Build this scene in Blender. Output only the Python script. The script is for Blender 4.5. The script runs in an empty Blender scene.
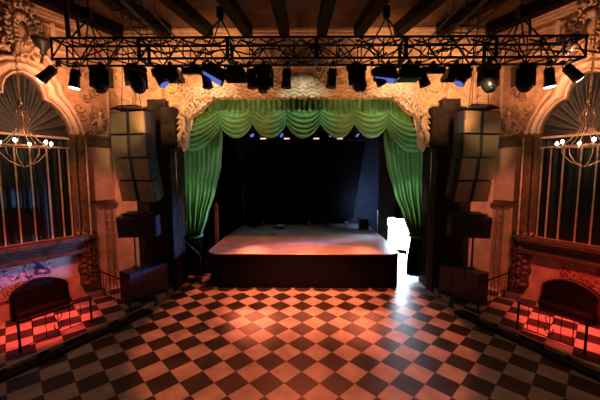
import bpy, math, random
from math import sin, cos, pi, sqrt, exp, atan2
from mathutils import Vector, Matrix, noise
from mathutils.geometry import tessellate_polygon
random.seed(7)
SC = bpy.context.scene
COL = SC.collection
V = Vector

# ------------------------------------------------------------------ materials
def lin(c): return tuple((x/12.92 if x <= .04045 else ((x+.055)/1.055)**2.4) for x in c)
def mat(name, col, rough=.6, metal=0, var=.15, scale=6, bump=0, bscale=20, spec=.5, emit=None, estr=0, sheen=0):
    m = bpy.data.materials.new(name); m.use_nodes = True
    nt = m.node_tree; b = nt.nodes['Principled BSDF']
    b.inputs['Roughness'].default_value = rough; b.inputs['Metallic'].default_value = metal
    b.inputs['Specular IOR Level'].default_value = spec
    if sheen: b.inputs['Sheen Weight'].default_value = sheen
    tc = nt.nodes.new('ShaderNodeTexCoord')
    n = nt.nodes.new('ShaderNodeTexNoise'); n.inputs['Scale'].default_value = scale; n.inputs['Detail'].default_value = 5
    nt.links.new(tc.outputs['Object'], n.inputs['Vector'])
    r = nt.nodes.new('ShaderNodeValToRGB')
    r.color_ramp.elements[0].position = .3; r.color_ramp.elements[1].position = .7
    r.color_ramp.elements[0].color = tuple(c*(1-var) for c in col)+(1,)
    r.color_ramp.elements[1].color = tuple(min(1, c*(1+var)) for c in col)+(1,)
    nt.links.new(n.outputs['Fac'], r.inputs['Fac']); nt.links.new(r.outputs['Color'], b.inputs['Base Color'])
    if bump:
        n2 = nt.nodes.new('ShaderNodeTexNoise'); n2.inputs['Scale'].default_value = bscale; n2.inputs['Detail'].default_value = 4
        nt.links.new(tc.outputs['Object'], n2.inputs['Vector'])
        bp = nt.nodes.new('ShaderNodeBump'); bp.inputs['Strength'].default_value = bump; bp.inputs['Distance'].default_value = .03
        nt.links.new(n2.outputs['Fac'], bp.inputs['Height']); nt.links.new(bp.outputs['Normal'], b.inputs['Normal'])
    if emit:
        b.inputs['Emission Color'].default_value = emit+(1,); b.inputs['Emission Strength'].default_value = estr
    return m

M = {}
M['black'] = mat('matte_black_metal', (.012, .012, .014), .55, 0, .3, 8)
M['gear'] = mat('black_fixture_housing', (.014, .015, .02), .35, 0, .3, 8)
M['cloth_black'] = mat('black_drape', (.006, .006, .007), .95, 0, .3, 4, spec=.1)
M['wall_black'] = mat('black_stage_wall', (.03, .032, .036), .85, 0, .3, 2, spec=.2)
M['scrim'] = mat('grey_blue_rear_wall', (.045, .053, .07), .9, 0, .12, 2, spec=.2)
M['pier'] = mat('dark_painted_pier', (.018, .014, .011), .6, 0, .8, 3.5, .5, 14, spec=.15)
M['plaster'] = mat('gilded_cream_plaster', (.52, .38, .24), .5, 0, .28, 4, .2, 40)
M['plaster_trim'] = mat('cream_moulding', (.58, .44, .30), .5, 0, .25, 7, .25, 30)
M['gold'] = mat('old_gold_moulding', (.20, .12, .06), .42, .25, .4, 8, .4, 30)
M['darkgold'] = mat('dark_bronze_wood', (.085, .05, .028), .45, .1, .5, 6, .4, 18)
M['panelwall'] = mat('salmon_marbled_plaster', (.62, .43, .32), .6, 0, .22, 2.2, .1, 8)
M['frieze'] = mat('ochre_painted_frieze', (.36, .23, .13), .7, 0, .35, 5, .35, 18)
M['relief'] = mat('pale_relief_plaster', (.62, .46, .33), .6, 0, .1, 9)
M['ceiling'] = mat('brown_timber_ceiling', (.10, .060, .030), .75, 0, .4, 2.5, .3, 9)
M['beam'] = mat('dark_ceiling_beam', (.008, .006, .004), .8, 0, .4, 3, spec=.1)
M['velvet'] = mat('green_velvet', (.085, .30, .085), .5, 0, .18, 3, .15, 40, spec=.5, sheen=.3)
M['windrape'] = mat('dark_green_window_cloth', (.009, .013, .011), .5, 0, .5, 3, spec=.4)
M['deck'] = mat('worn_stage_deck', (.30, .27, .25), .42, 0, .22, 2.6, .15, 14)
M['edge'] = mat('pale_edge_strip', (.72, .60, .38), .35, .2, .1, 9)
M['skirt'] = mat('black_stage_skirt', (.004, .0045, .006), .85, 0, .3, 5, spec=.2)
M['step'] = mat('dark_blue_carpet', (.012, .014, .02), .9, 0, .3, 12)
M['sub'] = mat('speaker_paint', (.012, .016, .028), .42, 0, .35, 9, .2, 60)
M['case'] = mat('road_case_blue_light_tint', (.012, .022, .05), .4, 0, .3, 9)  # blue light falling on the black cases is put into this colour
M['grille'] = mat('perforated_speaker_grille', (.25, .20, .115), .5, .6, .12, 40, .5, 220)
M['greysteel'] = mat('scuffed_steel', (.28, .27, .26), .4, .6, .2, 9)
M['booth'] = mat('black_booth_vinyl', (.0035, .003, .003), .65, 0, .3, 8, spec=.2)
M['boothwood'] = mat('brown_booth_frame', (.12, .045, .025), .4, 0, .3, 9)
M['iron'] = mat('black_wrought_iron', (.01, .01, .01), .5, .3, .3, 9)
M['brass'] = mat('pale_brass', (.26, .19, .12), .35, .8, .15, 9)
M['bulb'] = mat('lit_bulb', (1, .9, .75), .3, emit=(1, .84, .62), estr=38)
M['lamp_w'] = mat('lit_white_lens', (1, 1, 1), .2, emit=(1, .85, .72), estr=14)
M['lamp_p'] = mat('lit_pink_lens', (1, .8, .7), .2, emit=(1, .55, .42), estr=1.6)
M['lens_b'] = mat('blue_lit_lens', (.10, .16, .55), .18, .2, .1, 3, emit=(.16, .28, 1), estr=.55)
M['lens_d'] = mat('dark_glass_lens', (.01, .012, .03), .08)
M['daylight'] = mat('overcast_daylight', (1, 1, 1), 1, emit=(.80, .90, 1), estr=22)
M['strap'] = mat('dull_olive_strap', (.22, .15, .04), .6)

def checker():
    m = bpy.data.materials.new('checkerboard_tiles'); m.use_nodes = True
    nt = m.node_tree; b = nt.nodes['Principled BSDF']; L = nt.links
    def N(t, **k):
        n = nt.nodes.new(t)
        for a, v in k.items(): setattr(n, a, v)
        return n
    g = N('ShaderNodeNewGeometry'); sep = N('ShaderNodeSeparateXYZ'); L.new(g.outputs['Position'], sep.inputs[0])
    def mt(op, a, bb=None):
        n = N('ShaderNodeMath', operation=op)
        for i, v in enumerate((a, bb)):
            if v is None: continue
            if isinstance(v, (int, float)): n.inputs[i].default_value = v
            else: L.new(v, n.inputs[i])
        return n.outputs[0]
    x = mt('ADD', sep.outputs[0], .02); y = mt('SUBTRACT', sep.outputs[1], 5.775)
    a = mt('ADD', mt('DIVIDE', mt('ADD', x, y), .7175), .5); c = mt('ADD', mt('DIVIDE', mt('SUBTRACT', x, y), .7175), .5)
    par = mt('PINGPONG', mt('ADD', mt('FLOOR', a), mt('FLOOR', c)), 1)      # 0 dark, 1 light
    # grout
    def edge(v):
        fr = mt('FRACT', v); return mt('MINIMUM', fr, mt('SUBTRACT', 1, fr))
    gr = mt('GREATER_THAN', mt('MINIMUM', edge(a), edge(c)), .008)
    nz = N('ShaderNodeTexNoise'); nz.inputs['Scale'].default_value = 2.3; nz.inputs['Detail'].default_value = 6; L.new(g.outputs['Position'], nz.inputs['Vector'])
    r1 = N('ShaderNodeValToRGB'); r1.color_ramp.elements[0].color = (.016, .013, .011, 1); r1.color_ramp.elements[1].color = (.052, .043, .036, 1)
    r2 = N('ShaderNodeValToRGB'); r2.color_ramp.elements[0].color = (.34, .29, .24, 1); r2.color_ramp.elements[1].color = (.60, .54, .46, 1)
    for r in (r1, r2): r.color_ramp.elements[0].position = .3; r.color_ramp.elements[1].position = .7; L.new(nz.outputs['Fac'], r.inputs['Fac'])
    mx = N('ShaderNodeMix', data_type='RGBA'); L.new(par, mx.inputs[0]); L.new(r1.outputs[0], mx.inputs[6]); L.new(r2.outputs[0], mx.inputs[7])
    mg = N('ShaderNodeMix', data_type='RGBA'); L.new(gr, mg.inputs[0]); mg.inputs[6].default_value = (.05, .04, .035, 1); L.new(mx.outputs[2], mg.inputs[7])
    L.new(mg.outputs[2], b.inputs['Base Color'])
    rr = N('ShaderNodeMapRange'); L.new(nz.outputs['Fac'], rr.inputs[0]); rr.inputs[3].default_value = .36; rr.inputs[4].default_value = .52
    L.new(rr.outputs[0], b.inputs['Roughness'])
    bp = N('ShaderNodeBump'); bp.inputs['Strength'].default_value = .12; bp.inputs['Distance'].default_value = .02
    L.new(nz.outputs['Fac'], bp.inputs['Height']); L.new(bp.outputs[0], b.inputs['Normal'])
    return m
M['checker'] = checker()

def mural(name, cols, scale, dist=2.5):
    m = bpy.data.materials.new(name); m.use_nodes = True
    nt = m.node_tree; b = nt.nodes['Principled BSDF']; b.inputs['Roughness'].default_value = .6
    tc = nt.nodes.new('ShaderNodeTexCoord'); w = nt.nodes.new('ShaderNodeTexNoise')
    w.inputs['Scale'].default_value = scale; w.inputs['Distortion'].default_value = dist; w.inputs['Detail'].default_value = 1
    nt.links.new(tc.outputs['Object'], w.inputs['Vector'])
    r = nt.nodes.new('ShaderNodeValToRGB'); r.color_ramp.interpolation = 'CONSTANT'
    e = r.color_ramp.elements
    n = len(cols)
    e[0].color = cols[0]+(1,); e[1].position = .32+.36*1/n; e[1].color = cols[1]+(1,)
    for i in range(2, n):
        q = e.new(.32+.36*i/n); q.color = cols[i]+(1,)
    nt.links.new(w.outputs['Fac'], r.inputs['Fac']); nt.links.new(r.outputs[0], b.inputs['Base Color'])
    return m
M['mural_l'] = mural('painted_mural_blue_pink', [(.05, .05, .16), (.5, .25, .25), (.75, .6, .6), (.25, .12, .2), (.6, .5, .6)], 2.2)
M['mural_r'] = mural('painted_mural_red_flowers', [(.09, .03, .02), (.5, .12, .09), (.65, .28, .2), (.2, .05, .04), (.7, .3, .22)], 3.2)
M['mural_dark'] = mural('dim_painted_panel', [(.03, .02, .015), (.09, .05, .03), (.05, .03, .02), (.16, .09, .05)], 1.6)

# ------------------------------------------------------------------ mesh builder
class MB:
    def __init__(s, mirror=False): s.v = []; s.f = []; s.sm = []; s.mir = mirror; s.X = Matrix.Identity(4)
    def add(s, vs, fs, smooth=False):
        o = len(s.v)
        for p in vs:
            q = s.X @ V(p)
            if s.mir: q.x = -q.x
            s.v.append(q)
        for f in fs:
            f = [i+o for i in f]
            s.f.append(f[::-1] if s.mir else f); s.sm.append(smooth)
        return s
    def box(s, c, d, rz=0, rx=0, ry=0):
        x, y, z = d[0]/2, d[1]/2, d[2]/2
        R = Matrix.Rotation(rz, 3, 'Z') @ Matrix.Rotation(ry, 3, 'Y') @ Matrix.Rotation(rx, 3, 'X')
        b = min(.012, min(x, y, z)*.3)
        vs = []
        for (zz, k) in ((-z, 1), (-z+b, 0), (z-b, 0), (z, 1)):
            X, Y = x-b*k, y-b*k
            for px, py in ((-X, -Y), (X, -Y), (X, Y), (-X, Y)): vs.append(V(c)+R @ V((px, py, zz)))
        fs = [[3, 2, 1, 0], [12, 13, 14, 15]]
        for r in range(3):
            for i in range(4):
                j = (i+1) % 4; fs.append([r*4+i, r*4+j, r*4+4+j, r*4+4+i])
        return s.add(vs, fs)
    def cyl(s, a, b, r, r2=None, n=8, caps=True):
        a, b = V(a), V(b); r2 = r if r2 is None else r2
        d = (b-a).normalized(); u = d.orthogonal().normalized(); w = d.cross(u)
        vs = []
        for p, rr in ((a, r), (b, r2)):
            for i in range(n):
                t = 2*pi*i/n; vs.append(p+u*(cos(t)*rr)+w*(sin(t)*rr))
        fs = [[i, (i+1) % n, n+(i+1) % n, n+i] for i in range(n)]
        s.add(vs, fs, True)
        if caps: s.add(vs, [list(range(n))[::-1], list(range(n, 2*n))])
        return s
    def tube(s, pts, r, n=6, closed=False):
        pts = [V(p) for p in pts]; m = len(pts)
        rs = r if isinstance(r, (list, tuple)) else [r]*m
        vs = []; u = None
        for i, p in enumerate(pts):
            a = pts[(i-1) % m] if (closed or i) else p; b = pts[(i+1) % m] if (closed or i < m-1) else p
            d = (b-a).normalized()
            if u is None: u = d.orthogonal().normalized()
            u = (u-d*u.dot(d)); u = u.normalized() if u.length > 1e-6 else d.orthogonal().normalized()
            w = d.cross(u)
            for k in range(n):
                t = 2*pi*k/n; vs.append(p+u*(cos(t)*rs[i])+w*(sin(t)*rs[i]))
        fs = []
        for i in range(m if closed else m-1):
            j = (i+1) % m
            for k in range(n):
                l = (k+1) % n; fs.append([i*n+k, i*n+l, j*n+l, j*n+k])
        if not closed: fs += [list(range(n))[::-1], [(m-1)*n+k for k in range(n)]]
        return s.add(vs, fs, True)
    def lathe(s, prof, c=(0, 0, 0), n=16, ax=None):
        # prof: (r, z)
        R = ax.to_track_quat('Z', 'Y').to_matrix() if ax is not None else Matrix.Identity(3)
        vs = []
        for r, z in prof:
            for k in range(n):
                t = 2*pi*k/n; vs.append(V(c)+R @ V((cos(t)*r, sin(t)*r, z)))
        fs = []
        for i in range(len(prof)-1):
            for k in range(n):
                l = (k+1) % n; fs.append([i*n+k, i*n+l, (i+1)*n+l, (i+1)*n+k])
        fs += [list(range(n))[::-1], [(len(prof)-1)*n+k for k in range(n)]]
        return s.add(vs, fs, True)
    def ball(s, c, r, n=10, sc=(1, 1, 1)):
        vs = []; m = n//2+1
        for i in range(1, m):
            ph = pi*i/m
            for k in range(n):
                t = 2*pi*k/n; vs.append(V(c)+V((cos(t)*sin(ph)*r*sc[0], sin(t)*sin(ph)*r*sc[1], cos(ph)*r*sc[2])))
        vs += [V(c)+V((0, 0, r*sc[2])), V(c)-V((0, 0, r*sc[2]))]
        T = len(vs)-2; fs = []
        for i in range(m-2):
            for k in range(n):
                l = (k+1) % n; fs.append([i*n+k, (i+1)*n+k, (i+1)*n+l, i*n+l])
        for k in range(n):
            l = (k+1) % n; fs.append([T, k, l]); fs.append([T+1, (m-2)*n+l, (m-2)*n+k])
        return s.add(vs, fs, True)
    def grid(s, nu, nv, fn, smooth=True, thick=None):
        vs = [V(fn(i/(nu-1), j/(nv-1))) for j in range(nv) for i in range(nu)]
        fs = [[j*nu+i, j*nu+i+1, (j+1)*nu+i+1, (j+1)*nu+i] for j in range(nv-1) for i in range(nu-1)]
        s.add(vs, fs, smooth)
        if thick is not None:
            t = V(thick); o = nu*nv
            vb = [p+t for p in vs]
            s.add(vb, [f[::-1] for f in fs], smooth)
            ring = [i for i in range(nu)]+[j*nu+nu-1 for j in range(1, nv)]+[(nv-1)*nu+i for i in range(nu-2, -1, -1)]+[j*nu for j in range(nv-2, 0, -1)]
            n = len(ring)
            s.add([vs[i] for i in ring]+[vb[i] for i in ring], [[k, n+k, n+(k+1) % n, (k+1) % n] for k in range(n)])
        return s
    def prism(s, poly, z0, z1):      # poly xy ccw
        n = len(poly)
        vs = [(x, y, z0) for x, y in poly]+[(x, y, z1) for x, y in poly]
        return s.add(vs, [list(range(n))[::-1], list(range(n, 2*n))]+[[i, (i+1) % n, n+(i+1) % n, n+i] for i in range(n)])
    def build(s, name, m, parent=None, loc=None):
        me = bpy.data.meshes.new(name)
        if parent is not None: base = V(parent['_w'])
        elif loc is not None: base = V(loc)
        else:
            xs = [p.x for p in s.v]; ys = [p.y for p in s.v]; zs = [p.z for p in s.v]
            base = V(((min(xs)+max(xs))/2, (min(ys)+max(ys))/2, min(zs)))
        me.from_pydata([p-base for p in s.v], [], s.f)
        for p, f in zip(me.polygons, s.sm): p.use_smooth = f
        me.update()
        me.materials.append(m)
        o = bpy.data.objects.new(name, me); COL.objects.link(o)
        if parent is not None: o.parent = parent; o['_w'] = tuple(base)
        else: o.location = base; o['_w'] = tuple(base)
        return o

def thing(name, label, cat, loc=(0, 0, 0), group=None):
    o = bpy.data.objects.new(name, None); COL.objects.link(o); o.location = loc; o.empty_display_size = .1
    o['_w'] = tuple(loc); return tag(o, label, cat, group)
def tag(o, label=None, cat=None, group=None):
    if label: o['label'] = label
    if cat: o['category'] = cat
    if group: o['group'] = group
    return o
def struct(o, label=None, cat='structure'):
    o['kind'] = 'structure'
    o['category'] = cat
    if label: o['label'] = label
    return o
def copy_tree(o, parent=None, dw=V((0, 0, 0))):
    c = o.copy(); COL.objects.link(c)
    if parent is not None: c.parent = parent
    for ch in [x for x in COL.objects if x.parent == o]: copy_tree(ch, c)
    return c
SIDES = (('left', -1), ('right', 1))

# ------------------------------------------------------------------ room shell
# side wall local frame: s along the wall from the proscenium corner towards the audience, n into the room (built on the left, mirrored)
A0 = V((-6.75, 10.65)); D = V((-.5, -.866)); NN = V((.866, -.5))
def wp(s, z, n=0.): return V((A0.x+D.x*s+NN.x*n, A0.y+D.y*s+NN.y*n, z))
ZC = 9.15
SMAX = 7.0
E = wp(SMAX, 0)
plan = [(-6.75, 10.65), (E.x, E.y), (E.x, -5), (-E.x, -5), (-E.x, E.y), (6.75, 10.65), (6.75, 18), (-6.75, 18)]
fl = MB(); fl.prism([(p[0], p[1]) for p in plan], -.1, 0)
struct(fl.build('floor', M['checker'], loc=(0, 5, 0)), 'black and cream checkerboard tile floor of the auditorium', 'floor')
ce = MB(); ce.prism([(p[0]*1.03, p[1]+(.2 if p[1] > 10 else -.2 if p[1] < 0 else 0)) for p in plan], ZC, ZC+.12)
struct(ce.build('ceiling', M['ceiling'], loc=(0, 5, ZC)), 'dim brown timber ceiling above the lighting truss', 'ceiling')

# window outline about its centre line, half outline from sill to crown
WC = 2.33; SILL = 2.25
inner = [(1.07, SILL), (1.07, 5.42), (1.05, 5.71), (.95, 5.98), (.79, 6.22), (.60, 6.38), (.43, 6.43), (.42, 6.61), (.35, 6.83), (.2, 7.0), (0, 7.08)]
outer = [(1.46, SILL), (1.46, 5.42), (1.40, 5.71), (1.30, 5.98), (1.17, 6.28), (1.0, 6.55), (.91, 6.70), (.86, 6.95), (.70, 7.22), (.42, 7.42), (0, 7.5)]
def smooth_poly(p, it=1):
    for _ in range(it):
        q = [p[0], p[1]]
        for i in range(1, len(p)-1):
            a, b = V(p[i]), V(p[i+1]); q += [tuple(a*.75+b*.25), tuple(a*.25+b*.75)]
        q.append(p[-1]); p = q
    return p
inner_f = inner+[(-x, z) for x, z in inner[-2::-1]]
outer_f = outer+[(-x, z) for x, z in outer[-2::-1]]

for side, sg in SIDES:
    mir = sg > 0
    # wall with arched opening
    w = MB(mir)
    out = [(-.35, 0), (SMAX, 0), (SMAX, ZC), (-.35, ZC)]
    hole = [(WC+x, z) for x, z in inner_f]
    tris = tessellate_polygon([[V((a, b, 0)) for a, b in out], [V((a, b, 0)) for a, b in hole]])
    pts = out+hole
    w.add([wp(a, b) for a, b in pts], [list(t) for t in tris])
    w.add([wp(a, b, -.3) for a, b in out], [[0, 1, 2, 3]])
    nh = len(hole)
    w.add([wp(a, b) for a, b in hole]+[wp(a, b, -.28) for a, b in hole], [[i, (i+1) % nh, nh+(i+1) % nh, nh+i] for i in range(nh)])
    struct(w.build('wall_'+side, M['frieze'], loc=(sg*7.5, 8, 0)), 'ochre %s side wall of the hall with an arched window' % side, 'wall')
    # straight wall further back beside the camera
    w = MB(mir); w.box((E.x-.1, (E.y-5)/2, ZC/2), (.2, E.y+5, ZC))
    struct(w.build('wall_%s_rear' % side, M['panelwall']), 'plain %s side wall beyond the arched window' % side, 'wall')
    # salmon panel, dado band, base
    w = MB(mir)
    w.grid(16, 60, lambda u, v: wp(-.3+1.08*u, .18+4.97*v, .03+.006*sin(9*v+5*u)), thick=None)
    w.add([wp(-.3, .18, .0), wp(.78, .18, 0), wp(.78, 5.15, 0), wp(-.3, 5.15, 0)], [[0, 1, 2, 3]])
    struct(w.build('trim_%s_panel' % side, M['panelwall']), 'cracked salmon plaster panel beside the %s pilaster' % side, 'panel')
    w = MB(mir)
    for (z0, z1, n) in ((5.15, 5.22, .10), (5.22, 5.42, .07), (5.42, 5.5, .14)):
        w.add([wp(0, z0, 0), wp(.9, z0, 0), wp(.9, z1, 0), wp(0, z1, 0), wp(0, z0, n), wp(.9, z0, n), wp(.9, z1, n), wp(0, z1, n)],
              [[0, 1, 2, 3], [4, 7, 6, 5], [0, 4, 5, 1], [1, 5, 6, 2], [2, 6, 7, 3], [3, 7, 4, 0]])
    struct(w.build('trim_%s_dado' % side, M['darkgold']), 'dark brown moulding band over the %s salmon panel' % side, 'moulding')
    # lower wall panel of pink plaster between window sill and platform
    w = MB(mir); w.grid(12, 8, lambda u, v: wp(.78+6.1*u, .18+1.55*v, .02))
    struct(w.build('trim_%s_lower_panel' % side, M['panelwall']), 'rose plaster panel under the %s window sill' % side, 'panel')
    # window: pleated cloth, casing, bars
    root = bpy.data.objects.new('window_%d' % (1 if sg < 0 else 2), None); COL.objects.link(root)
    b0 = wp(WC, SILL); b0.x *= -sg; root.location = b0; root['_w'] = tuple(b0)
    struct(root, 'tall lobed arch window with gilt bars behind the %s chandelier' % side, 'window')
    w = MB(mir)
    def cl(u, v):
        x = -1.12+2.24*u
        fan = .03*cos(34*x)+.02*cos(61*x+v)
        return wp(WC+x, SILL-.05+3.15*v, -.20+fan)
    w.grid(70, 12, cl); w.build('pleated_cloth', M['windrape'], root)
    w = MB(mir)
    def top(u, v):
        a = pi*(1-u); r = .1+1.0*v
        return wp(WC+r*cos(a), 5.45+r*1.45*sin(a), -.17+.03*cos(26*a)*v)
    w.grid(80, 8, top); w.build('draped_lunette_cloth', M['windrape'], root)
    w = MB(mir)
    prof = [(0, -.28), (0, .04), (.03, .12), (.10, .14), (.13, .03), (.22, .02), (.26, .12), (.36, .17), (.52, .20), (.62, .17), (.65, .04), (.75, .03), (.78, .18), (.88, .24), (.97, .22), (1, .16), (1, 0)]
    n = len(inner_f)
    vs = []
    for (t, h) in prof:
        for i in range(n):
            a = V(inner_f[i]); b = V(outer_f[i]); q = a.lerp(b, t); vs.append(wp(WC+q.x, q.y, h))
    w.add(vs, [[j*n+i, j*n+i+1, (j+1)*n+i+1, (j+1)*n+i] for j in range(len(prof)-1) for i in range(n-1)])
    w.build('arch_casing', M['plaster_trim'], root)
    w = MB(mir)       # bars
    for x in (-.95, -.62, -.28, .06, .46, .77, 1.0):
        w.box(wp(WC-x, (SILL+5.07)/2, -.06), (.036, .04, 5.07-SILL), rz=math.radians(60))
    for z, h in ((5.07, .05), (5.37, .07)):
        w.box(wp(WC, z, -.05), (2.14, .07, h), rz=math.radians(60))
    w.build('gilt_window_bars', M['plaster_trim'], root)
    # jamb pilaster dark facing
    for q in (-1, 1):
        w = MB(mir)
        c = WC-q*1.265
        for (dx, ww, hh) in ((0, .40, .14), (0, .16, .24), (-.17, .035, .22), (.17, .035, .22), (-.12, .02, .18), (.12, .02, .18)):
            w.box(wp(c+dx, (2.4+5.4)/2, hh/2), (ww, hh, 3.0), rz=math.radians(60))
        w.box(wp(c, 5.44, .15), (.5, .3, .1), rz=math.radians(60))
        w.build('jamb_pilaster', M['gold'] if q > 0 else M['darkgold'], root)
    # scroll at the foot of the arch
    w = MB(mir)
    sp = [wp(.66+(.17-.014*k*.5)*cos(k*.55)*.9, 5.66+(.17-.007*k)*sin(k*.55), .14) for k in range(22)]
    w.tube(sp, .028, 6)
    w.tube([wp(.82, 5.62, .12), wp(.95, 5.56, .14), wp(1.05, 5.62, .12)], .04)
    w.build('scroll', M['plaster_trim'], root)
    # sill moulding
    w = MB(mir)
    for (z, h, n_, s0) in ((2.18, .14, .34, .95), (2.05, .14, .24, 1.0), (1.90, .16, .16, 1.05), (1.76, .12, .24, 1.0)):
        s1 = 4.2
        w.box(wp((s0+s1)/2, z, n_/2), (s1-s0, n_, h), rz=math.radians(60))
    struct(w.build('trim_%s_sill' % side, M['darkgold']), 'heavy dark bronze sill moulding below the %s arched window' % side, 'moulding')
    # carved corbel under the jamb
    w = MB(mir)
    def cb(u, v):
        z = .48+1.85*v; hw = .16+.12*min(1, v*5)**.5 + .03*sin(v*22)
        x = (u-.5)*2
        h = .05+.16*sqrt(max(0, 1-x*x))*(1 if v > .04 else .3)+.025*sin(v*60)*cos(x*5)+.02*cos(x*14)
        if v < .16: h += .05*sin(v/.16*pi)
        return wp(.99+x*hw, z, max(0, h) if 0 < u < 1 and 0 < v < 1 else 0)
    w.grid(22, 90, cb)
    for k in range(5):
        for q in (-1, 1):
            w.ball(wp(.99+q*.17, .62+k*.08, .12), .05, 8)
    for k in range(6): w.ball(wp(.99, .75+k*.27, .2), .065, 8)
    struct(w.build('trim_%s_corbel' % side, M['darkgold']), 'carved bronze corbel hanging under the %s window pilaster' % side, 'corbel')
    # frieze mouldings above
    w = MB(mir)
    for (z, h, n_, s0, s1) in ((7.95, .07, .10, 0, 1.75), (8.62, .06, .1, 0, SMAX), (5.56, .05, .07, 0, .5)):
        w.box(wp((s0+s1)/2, z, n_/2), (s1-s0, n_, h), rz=math.radians(60))
    for s_ in (.1, 1.55):
        w.box(wp(s_, 8.35, .05), (.12, .1, .75), rz=math.radians(60))
    w.box(wp(.08, 6.7, .04), (.06, .08, 2.3), rz=math.radians(60))
    struct(w.build('trim_%s_frieze' % side, M['plaster_trim']), 'thin cream mouldings framing the frieze above the %s window' % side, 'moulding')
    # painted tendrils of the frieze in low relief
    w = MB(mir)
    rnd = random.Random(3)
    for k in range(16):
        cs, cz = rnd.uniform(.2, 1.25), rnd.uniform(6.0, 7.8)
        if cs > .95 and cz < 6.9: cs -= .5
        r = rnd.uniform(.08, .2); a0 = rnd.uniform(0, 6)
        w.tube([wp(cs+r*(1-k2/16)*cos(a0+k2*.5), cz+r*(1-k2/16)*sin(a0+k2*.5), .02) for k2 in range(14)], .016, 5)
    struct(w.build('trim_%s_tendrils' % side, M['gold']), 'low relief tendrils on the %s frieze' % side, 'ornament')
    # cornice on side wall
    w = MB(mir)
    for (z, h, n_) in ((8.84, .06, .10), (8.92, .07, .18), (9.0, .07, .27), (9.09, .10, .38)):
        w.box(wp(SMAX/2-.1, z, n_/2), (SMAX+.2, n_, h), rz=math.radians(60))
    struct(w.build('trim_%s_cornice' % side, M['plaster_trim']), 'stepped cream cornice along the %s wall' % side, 'cornice')
    # cartouche above window crown
    w = MB(mir)
    rnd = random.Random(5)
    cs, cz = 2.3, 8.15
    w.ball(wp(cs, cz, .05), .2, 12, (.7, .9, 1.6))
    for k in range(36):
        t = k/36*2*pi; rr = 1.0 if k % 2 else .55
        ps = cs+.36*cos(t)*rr; pz = cz+.68*sin(t)*rr
        w.tube([wp(ps+.12*(1-j/12)*cos(j*.65+t), pz+.12*(1-j/12)*sin(j*.65+t), .2+.02*j) for j in range(10)], .032, 6)
    for k in range(14):
        w.ball(wp(cs+rnd.uniform(-.4, .4), cz+rnd.uniform(-.75, .75), rnd.uniform(.15, .38)), rnd.uniform(.05, .10), 8)
    for q in (-1, 1):
        w.tube([wp(cs+q*(.35+.05*j), 7.55+.10*sin(j*.8), .26) for j in range(8)], [.07-.006*j for j in range(8)], 7)
    struct(w.build('trim_%s_cartouche' % side, M['plaster']), 'scrolled plaster cartouche crowning the %s window arch' % side, 'ornament')
    t = thing('wall_bracket', 'dark cup shaped bracket beside the cartouche over the %s window' % side, 'bracket', tuple(V((-sg*wp(1.95, 0).x, wp(1.95, 0).y, 7.6))))
    w = MB(mir); w.lathe([(.03, 0), (.09, .04), (.07, .1), (.2, .3), (.26, .42), (.22, .44)], wp(1.95, 7.6, .42), 12); w.build('cup', M['iron'], t)
    w = MB(mir); w.tube([wp(1.95, 7.62, .42), wp(1.95, 7.45, .3), wp(1.98, 7.5, .12), wp(1.98, 7.6, 0)], .035, 7); w.build('arm', M['iron'], t)
    # corner wall edges beyond proscenium, small arc ornament above the subwoofer
    # mural
    w = MB(mir)
    w.box(wp(2.75, 1.22, .045), (1.45, .05, .98), rz=math.radians(60))
    o = w.build('mural_painting', M['mural_l'] if sg < 0 else M['mural_r'])
    tag(o, ('blue and pink mural panel behind the booth at the far left' if sg < 0 else 'red and brown flowered mural panel behind the booth at the far right'), 'mural')

# rear wall and stage house walls
w = MB(); w.box((0, -5.1, ZC/2), (-E.x*2+.4, .2, ZC)); struct(w.build('wall_rear', M['panelwall']), 'rear wall of the hall behind the balcony', 'wall')
w = MB(); w.box((0, 17.9, ZC/2), (13.5, .2, ZC)); struct(w.build('wall_back', M['scrim']), 'grey blue rear wall of the stage', 'wall')
w = MB(); w.box((-6.65, 14.4, ZC/2), (.2, 6.8, ZC)); struct(w.build('wall_stage_left', M['wall_black']), 'black wing wall at the left of the stage', 'wall')
w = MB(); w.box((6.65, 14.4, ZC/2), (.2, 6.8, ZC)); struct(w.build('wall_stage_right', M['wall_black']), 'black wing wall at the right of the stage', 'wall')
# partition right of the stage with the open loading door
w = MB()
w.box((3.96, 14.8, ZC/2), (.44, .15, ZC)); w.box((6.05, 14.8, ZC/2), (1.0, .15, ZC)); w.box((4.86, 14.8, (2.12+ZC)/2), (1.38, .15, ZC-2.12))
struct(w.build('wall_partition', M['wall_black']), 'dark wall around the bright loading door right of the stage', 'wall')
root = bpy.data.objects.new('door_1', None); COL.objects.link(root); root.location = (4.78, 14.8, 0); root['_w'] = (4.78, 14.8, 0)
struct(root, 'open loading door full of white daylight at the right of the stage', 'door')
w = MB(); w.box((4.20, 14.72, 1.06), (.06, .08, 2.12)); w.box((5.5, 14.72, 1.06), (.06, .08, 2.12)); w.box((4.86, 14.72, 2.13), (1.38, .08, .06)); w.build('door_frame', M['greysteel'], root)
w = MB(); w.box((4.80, 15.6, 1.12), (1.60, .05, 2.22)); struct(w.build('daylight_outside', M['daylight']), 'white daylight outside the open loading door', 'daylight')

w = MB(); w.box((3.96, 15.31, 1.14), (.07, .86, 2.34)); w.box((5.65, 15.31, 1.14), (.07, .86, 2.34)); w.box((4.8, 15.7, 1.12), (1.75, .06, 2.4)); w.box((4.8, 15.31, 2.29), (1.76, .86, .08))  # box added to stop light leaking past the daylight panel
struct(w.build('wall_added_light_block', M['panelwall']), 'added box blocking stray light around the daylight panel', 'wall')
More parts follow.
